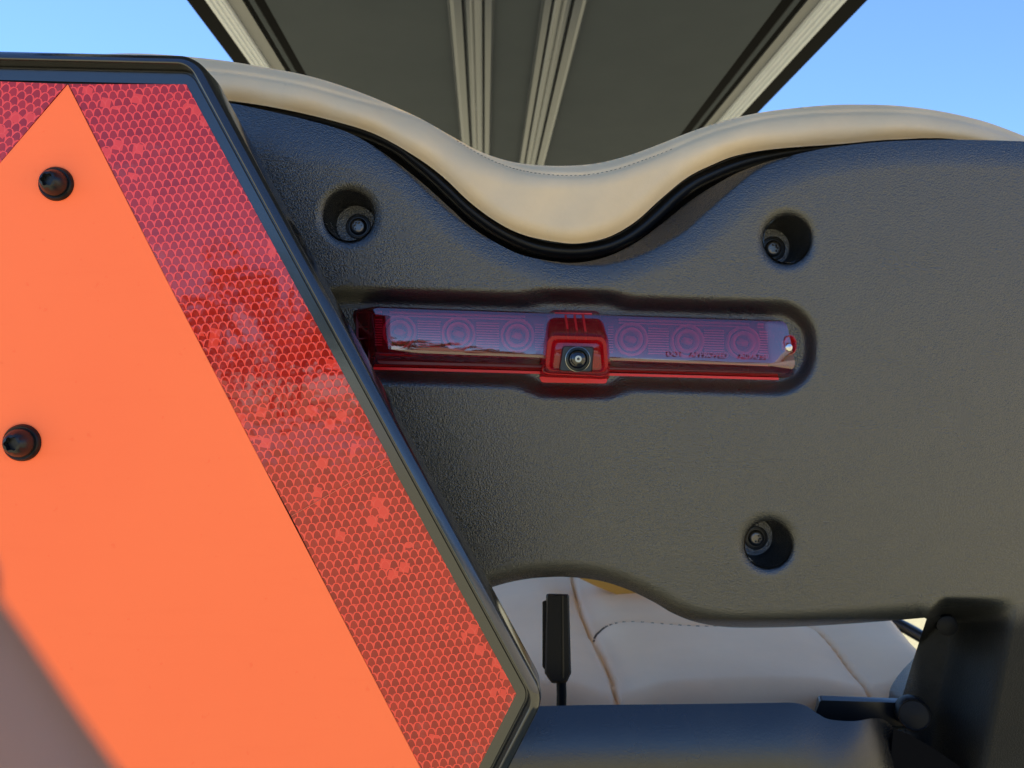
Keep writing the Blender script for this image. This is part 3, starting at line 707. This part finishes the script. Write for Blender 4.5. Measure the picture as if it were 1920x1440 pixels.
def flat_relief(name, ol, hfun, cell, mat, parent, zc, wall):
    ol = np.asarray(ol); x0, y0 = ol.min(0); x1, y1 = ol.max(0)
    X, Y = np.meshgrid(np.arange(x0 - cell, x1 + 2 * cell, cell), np.arange(y0 - cell, y1 + 2 * cell, cell))
    S = sdf(X, Y, ol); kv = S < -0.3 * cell; q = kv[:-1, :-1] | kv[1:, :-1] | kv[:-1, 1:] | kv[1:, 1:]
    near = np.nonzero((S >= -0.3 * cell) & (S < 2.2 * cell)); e = cell * .2
    for _ in range(3):
        xx, yy = X[near], Y[near]; s = sdf(xx, yy, ol); gx = (sdf(xx + e, yy, ol) - sdf(xx - e, yy, ol)) / (2 * e); gy = (sdf(xx, yy + e, ol) - sdf(xx, yy - e, ol)) / (2 * e)
        g_ = np.maximum(np.hypot(gx, gy), .3) ** 2; X[near] = xx - s * gx / g_; Y[near] = yy - s * gy / g_
    V = np.stack([X, Y, zc + hfun(X, Y)], -1)
    ids = -np.ones(X.shape, int); used = np.zeros(X.shape, bool)
    used[:-1, :-1] |= q; used[1:, :-1] |= q; used[:-1, 1:] |= q; used[1:, 1:] |= q
    ids[used] = np.arange(used.sum()); verts = V[used]
    faces = np.stack([ids[:-1, :-1][q], ids[:-1, 1:][q], ids[1:, 1:][q], ids[1:, :-1][q]], -1)
    ed = np.concatenate([faces[:, [0, 1]], faces[:, [1, 2]], faces[:, [2, 3]], faces[:, [3, 0]]]); key = np.sort(ed, 1)
    _, inv, cnt = np.unique(key, axis=0, return_inverse=True, return_counts=True); rim = ed[cnt[inv.ravel()] == 1]
    rv = np.unique(rim); n = len(verts); mp = {v: n + i for i, v in enumerate(rv)}; bk = verts[rv].copy(); bk[:, 2] -= wall
    return link_mesh(name, np.vstack([verts, bk]), [tuple(f) for f in faces] + [(e_[1], e_[0], mp[e_[0]], mp[e_[1]]) for e_ in rim], mat, parent, auto=48)
flat_relief('padding', co_, cush_h, 0.0035, M['vinyl2'], cushion, ZC, 0.09)
bm = bmesh.new()
for i in range(0, len(S3) - 1):
    L = np.hypot(*(S3[i + 1] - S3[i])); n_ = max(1, int(L / 0.0062))
    for k in range(n_):
        p = S3[i] + (S3[i + 1] - S3[i]) * (k + .5) / n_; tdir = (S3[i + 1] - S3[i]) / L
        z = ZC + float(cush_h(np.array([[p[0]]]), np.array([[p[1]]]))[0, 0]) + 0.0012
        mtx = Matrix.Translation((p[0], p[1], z)) @ Matrix.Rotation(math.atan2(tdir[1], tdir[0]), 4, 'Z') @ Matrix.Diagonal((0.0036, 0.0022, 0.0012, 1))
        bmesh.ops.create_cube(bm, size=1, matrix=mtx)
st = from_bm('stitching', bm, M['thread'], cushion); st['kind'] = 'stuff'
for S_ in (S1, S2):
    zz = ZC + cush_h(S_[:, 0][None], S_[:, 1][None])[0] - 0.0004
    tube('seam', [(p[0], p[1], z) for p, z in zip(S_, zz)], 0.0007, M['thread'], cushion, 6)
# tan underside of the backrest, its warm bounce light painted as ochre
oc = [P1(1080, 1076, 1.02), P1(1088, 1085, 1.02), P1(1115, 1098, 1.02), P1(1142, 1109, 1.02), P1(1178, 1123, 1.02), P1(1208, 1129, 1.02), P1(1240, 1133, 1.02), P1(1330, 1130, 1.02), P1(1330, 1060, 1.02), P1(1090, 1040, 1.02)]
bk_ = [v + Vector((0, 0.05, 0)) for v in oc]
loft('bounce_lit_pad', [bk_, oc], M['ochre'], cushion)
# armrest rail past the cushion
rail = tube('armrest_rail', [P1(1640, 1148, 1.15), P1(1700, 1178, 1.10), P1(1760, 1212, 1.04), P1(1800, 1240, 1.0)], 0.009, M['black'], None, 12)
tag(rail, 'short black rail beyond the cushion, lit ground showing above it', 'rail')

# ------------------------------------------------------------------ buckle
YK = 0.635
buckle = thing('seat_belt_buckle', 'black seat belt buckle standing on its stalk in the gap', 'buckle', tuple(P1(1052, 1330, YK)))
def ringz(pl, y): return P(np.array(pl)[:, 0], np.array(pl)[:, 1], np.full(len(pl), y))
bo = round_poly([(1024, 1113), (1067, 1114), (1071, 1262), (1062, 1281), (1034, 1281), (1021, 1262)], [5, 5, 8, 8, 8, 8], 4)
bi = round_poly([(1027, 1117), (1064, 1118), (1067, 1260), (1059, 1277), (1037, 1277), (1025, 1260)], [4, 4, 7, 7, 7, 7], 4)
loft('buckle_body', [ringz(bo, YK + 0.026), ringz(bo, YK + 0.003), ringz(bi, YK)], M['matt'], buckle)
sdp = round_poly([(1017, 1128), (1026, 1124), (1026, 1262), (1017, 1250)], 3, 3)
loft('release_button', [ringz(sdp, YK + 0.024), ringz(sdp, YK + 0.005)], M['matt'], buckle)
gr = round_poly([(1054, 1116), (1056.5, 1116), (1058, 1272), (1055, 1272)], 1, 2)
loft('buckle_seam', [ringz(gr, YK + 0.003), ringz(gr, YK - 0.0012)], M['rubber'], buckle)
tube('stalk', [P1(1052, 1270, YK + 0.014), P1(1053, 1300, YK + 0.014), P1(1052, 1345, YK + 0.014)], 0.0042, M['matt'], buckle, 12)

# ------------------------------------------------------------------ lower moulded panel, lever and hinge
YL = 0.585
lp = spline([(640, 1326), (900, 1327), (985, 1325), (1100, 1322), (1300, 1320), (1440, 1318), (1484, 1317.5), (1510, 1323), (1533, 1338), (1556, 1349), (1600, 1352), (1636, 1347), (1658, 1350), (1677, 1366), (1690, 1390), (1702, 1440), (1712, 1520)], 6)
lo_out = np.vstack([lp, [(640, 1520)]])
lx = np.arange(640, 1720, 4.0); ly = fcurve(lp, lx); kern = np.exp(-np.linspace(-2, 2, 41) ** 2); kern /= kern.sum()
lys = np.convolve(np.pad(ly, 20, mode='edge'), kern, 'valid')
def lower_depth(X, Y):
    e = np.maximum(Y - np.interp(X, lx, lys), -12) + 12; k = np.clip((150 - e) / 150, 0, 1)
    kr = np.clip((X - 1545) / 160, 0, 1)
    return 0.022 * k ** 1.9 + 0.035 * kr ** 2.5
lower = thing('lower_seat_shell', 'smooth rounded black plastic shell along the bottom below the cushion', 'panel', tuple(P1(1300, 1500, YL)))
relief('shell', lo_out, lower_depth, 4, M['lower'], lower, wall=0.03, drop=0.05, place=lambda X, Y, D: P(X, Y, YL + D))
# dark side apron between shell and leg
ap = spline([(1675, 1365), (1720, 1385), (1800, 1438), (1860, 1500)], 5); apo = np.vstack([ap, [(1860, 1540), (1660, 1540)]])
relief('side_apron', apo, lambda X, Y: np.zeros_like(X), 8, M['matt_trim'], lower, wall=0.02, drop=0.04, place=lambda X, Y, D: P(X, Y, YL + 0.03 + D))
lever = thing('recline_lever', 'black recline lever with squared end lying above the lower shell', 'lever', tuple(P1(1620, 1350, 0.66)))
lv0 = round_poly([(1534, 1304), (1700, 1310), (1700, 1366), (1545, 1360), (1524, 1340)], [8, 4, 4, 10, 8], 4)
lv1 = round_poly([(1538, 1313), (1700, 1318), (1700, 1362), (1548, 1356), (1529, 1338)], [7, 4, 4, 9, 7], 4)
loft('arm', [ringz(lv0, 0.70), ringz(lv0, 0.655), ringz(lv1, 0.648)], M['black'], lever, auto=30)
lathe('pivot_cap', P1(1714, 1340, 0.632), (-0.35, -1, 0.15), [(0.0135, -0.012), (0.0135, 0), (0.0120, 0.0020), (0.0110, 0.0010), (0.0005, 0.0026)], M['matt'], lever, 36)
lathe('pivot_cap', P1(1775, 1172, 0.638), (-0.2, -1, -0.1), [(0.0085, -0.006), (0.0085, 0.002), (0.0065, 0.003), (0.0005, 0.0034)], M['matt'], lever, 28)

# ------------------------------------------------------------------ canopy roof
ZR = 1.9; H = 0.70
xr_ = lambda px: (px - 908) / 740.0 * H        # where a roof line crosses the top of the photo
YA, YE = 0.36, 2.75  # rear edge carried back, out of view, to shade the finger
roof = thing('canopy_roof', 'dark grey canopy roof underside with two ribs overhead', 'roof', (xr_(985), (YA + YE) / 2, ZR))
def extrude(name, prof_, mat, parent=roof, y0=YA, y1=YE, auto=25):
    r0 = [Vector((x, y0, z)) for x, z in prof_]; r1 = [Vector((x, y1, z)) for x, z in prof_]
    return loft(name, [r0, r1], mat, parent, auto=auto)
extrude('liner', [(xr_(455), ZR + 0.006), (xr_(520), ZR), (xr_(830), ZR), (xr_(970), ZR - 0.001), (xr_(1110), ZR), (xr_(1440), ZR), (xr_(1510), ZR + 0.006), (xr_(1510), ZR + 0.03), (xr_(455), ZR + 0.03)], M['liner'])
def rib(pxs):
    zs = [0, -.004, -.012, -.016, -.014, -.004, -.010, -.018, -.018, -.011, -.016, -.019, -.014, -.005, -.013, -.014, -.003, 0.002, 0.002]
    us = [0, .03, .06, .14, .30, .33, .36, .40, .47, .54, .60, .68, .72, .75, .79, .93, .97, 1.0, 0]
    a, b = pxs
    extrude('rib', [(xr_(a + (b - a) * u), ZR + z * 0.7 - 0.0005) for u, z in zip(us, zs)], M['rib'], auto=14)
rib((838, 928)); rib((1102, 1014))
for side, e in ((-1, [350, 386, 422, 451, 456, 504]), (1, [1626, 1585, 1543, 1518, 1514, 1456])):
    X_ = [xr_(v) for v in e]
    extrude('edge_trim', [(X_[0], ZR + 0.035), (X_[0], ZR), (X_[1], ZR), (X_[1], ZR + 0.035)], M['matt_trim'])
    rid = []
    for k in range(7):
        rid += [(X_[1] + (X_[2] - X_[1]) * (k + 0.1) / 7, ZR - 0.003 - (0.003 if k % 2 else 0)), (X_[1] + (X_[2] - X_[1]) * (k + 0.9) / 7, ZR - 0.003 - (0.003 if k % 2 else 0))]
    extrude('white_channel', rid + [(X_[2], ZR + 0.03), (X_[1] - side * 0.0002, ZR + 0.03)], M['alu'])
    extrude('grey_channel', [(X_[2] - side * 0.001, ZR + 0.03), (X_[2] - side * 0.001, ZR + 0.004), (X_[3], ZR + 0.004), (X_[3], ZR + 0.03)], M['grey'])
    extrude('dark_gutter', [(X_[4], ZR + 0.028), (X_[4], ZR + 0.003), (X_[4] + (X_[5] - X_[4]) * .3, ZR + 0.008), (X_[4] + (X_[5] - X_[4]) * .5, ZR - 0.002), (X_[5], ZR + 0.005), (X_[5], ZR + 0.028)], M['matt_trim'])
extrude('roof_shell', [(xr_(345), ZR + 0.036), (xr_(345), ZR + 0.05), (xr_(985), ZR + 0.07), (xr_(1631), ZR + 0.05), (xr_(1631), ZR + 0.036)], M['black'])
rbox('front_bar', (xr_(350), YE - 0.03, ZR - 0.03), (xr_(1626), YE + 0.02, ZR + 0.035), 0.006, M['matt_trim'], roof)

# ------------------------------------------------------------------ unseen cart body added ahead of the seat (keeps the sunlit ground from the roof)
body = thing('cart_body_blocker', 'unseen dark cart floor and front cowl added to block ground light', 'light blocker', (0.07, 2.2, 0.3))
rbox('blocker_floor', (-0.52, 0.75, 0.36), (0.66, 3.3, 0.42), 0.01, M['matt'], body)
loft('blocker_cowl', [[Vector((x, 2.55, 0.43)), Vector((x, 2.62, 1.02)), Vector((x, 2.80, 1.10)), Vector((x, 3.30, 0.92)), Vector((x, 3.55, 0.70)), Vector((x, 3.55, 0.36)), Vector((x, 3.31, 0.35))] for x in (-0.55, 0.69)], M['black'], body, auto=30)
for x in (-0.53, 0.60): rbox('blocker_sill', (x, 0.75, 0.28), (x + 0.06, 3.3, 0.50), 0.02, M['black'], body)

# ------------------------------------------------------------------ what the glossy parts mirror: trees and a house behind the camera
def leaf_mat(name, a, b):
    t = NT(name); co = t.coord(); t.l(t.mix(t.noise(co, 1.2, 4), a, b), t.p.inputs['Base Color']); t.p.inputs['Roughness'].default_value = 0.6; return t.m
M['leaf'] = leaf_mat('tree_leaves', (0.035, 0.05, 0.018), (0.10, 0.11, 0.035)); M['bark'] = plain('tree_bark', (0.10, 0.075, 0.05), 0.9)
def tree(x, y, h, r, label):
    t = thing('tree', label, 'tree', (x, y, 0), 'trees mirrored in the glossy parts')
    tube('trunk', [(x, y, 0), (x + .1, y, h * .3), (x - .1, y + .1, h * .62)], [h * .035, h * .025, h * .010], M['bark'], t, 8)
    n = 2600; d = rng.normal(size=(n, 3)); d /= np.linalg.norm(d, axis=1)[:, None]
    cl = rng.normal(size=(14, 3)) * np.array([r * .5, r * .5, h * .17]) + np.array([x, y, h * .62])
    c = cl[rng.integers(0, 14, n)] + d * (rng.random(n) ** .5)[:, None] * r * .42
    u = rng.normal(size=(n, 3)); u /= np.linalg.norm(u, axis=1)[:, None]; v = np.cross(u, d); v /= np.linalg.norm(v, axis=1)[:, None] + 1e-6
    s = (0.14 + 0.16 * rng.random(n))[:, None] * (h / 7)
    V = np.stack([c - u * s, c - v * s * .6, c + u * s, c + v * s * .6], 1).reshape(-1, 3)
    link_mesh('crown', V, [(4 * i, 4 * i + 1, 4 * i + 2, 4 * i + 3) for i in range(n)], M['leaf'], t, smooth=False)
tree(-9, -34, 6.5, 3.0, 'green tree across the road, left of the gabled house')
tree(-15, -32, 5.0, 2.6, 'smaller green tree farthest along the road side')
tree(9, -36, 7.0, 3.2, 'tall green tree across the road beyond the house')
for k, (x_, y_, h_, r_) in enumerate([(-22, -36, 6.2, 3.4), (-29, -33, 7.2, 3.6), (16, -33, 5.6, 3.0), (23, -36, 7.4, 3.6), (31, -34, 6.4, 3.4), (-4, -47, 8.0, 4.0), (5, -48, 8.4, 4.0)]):
    tree(x_, y_, h_, r_, ['broad tree well to the left along the road', 'tall tree at the far left of the row', 'short tree right of the tall one', 'tall broad tree far to the right', 'last tree at the far right of the row', 'tree rising behind the left end of the house', 'tree rising behind the right end of the house'][k])
hs = thing('house', 'low brown gabled house across the road behind the viewer', 'house', (1, -38, 0))
rbox('wall', (-4, -42, 0), (6, -36, 2.6), 0, plain('brown_siding', (0.30, 0.17, 0.09), 0.8, var=0.15), hs)
loft('roof', [[Vector((x, -35.6, 2.5)), Vector((x, -39, 4.6)), Vector((x, -42.4, 2.5))] for x in (-4.5, 6.5)], plain('brown_roof', (0.22, 0.12, 0.07), 0.85, var=0.2), hs, auto=10)
for x in (-2.6, 0.4, 3.4): rbox('window', (x, -36.06, 1.0), (x + 1.2, -35.95, 2.1), 0, M['glass'], hs)
rbox('door', (2.1, -36.06, 0), (3.0, -35.95, 2.0), 0, M['alu'], hs)
gw = thing('garden_wall', 'sunlit cream rendered wall standing to the right of the vehicle', 'wall', (5.2, -3, 0))
rbox('render', (5.0, -7, 0), (5.3, 1.5, 2.3), 0.02, plain('cream_render', (0.66, 0.56, 0.44), 0.9, bump=(40, 0.3, 0.01), var=0.06), gw)
rbox('coping', (4.93, -7.05, 2.302), (5.37, 1.55, 2.40), 0.01, plain('pale_coping', (0.5, 0.47, 0.42), 0.8), gw)

# ------------------------------------------------------------------ fingertip that strays into the lens corner
t = NT('skin'); co = t.coord()
t.l(t.mix(t.noise(co, 90, 5), (0.44, 0.22, 0.13), (0.50, 0.26, 0.155)), t.p.inputs['Base Color']); t.set(Roughness=0.5)
t.p.inputs['Subsurface Weight'].default_value = 0.05
M['skin'] = t.m
M['nail'] = plain('nail', (0.62, 0.42, 0.38), 0.3)
YFg = 0.055; rad = 0.0085; off = rad / YFg * F
nx, ny = 0.83, -0.56
def fp(s, extra=0.0): return P1(0 - nx * off + 0.56 * s, 1222 - ny * off + 0.83 * s, YFg + extra)
fin = thing('finger', 'blurred fingertip close to the lens at the lower left corner', 'finger', tuple(fp(1500, 0.01)))
ctrl = [(-380, 0.05), (-372, 0.45), (-340, 0.72), (-270, 0.90), (-150, 0.985), (0, 1.0), (150, 1.0), (300, 1.01), (480, 1.06), (640, 1.03), (850, 1.05), (1100, 1.12), (1350, 1.16), (1500, 1.12)]
tube('skin_surface', [fp(s, 0.004 * max(0, s - 500) / 500) for s, _ in ctrl], [rad * k for _, k in ctrl], M['skin'], fin, 24)
nb = fp(-200) + Vector((0, 0.0078, 0.0005))
lathe('nail', nb, (0.0, 1, 0.1), [(0.0058, 0), (0.0054, 0.0006), (0.003, 0.0011), (0.0005, 0.0012)], M['nail'], fin, 24, lambda i, th: 1 + 0.2 * abs(math.sin(th)))
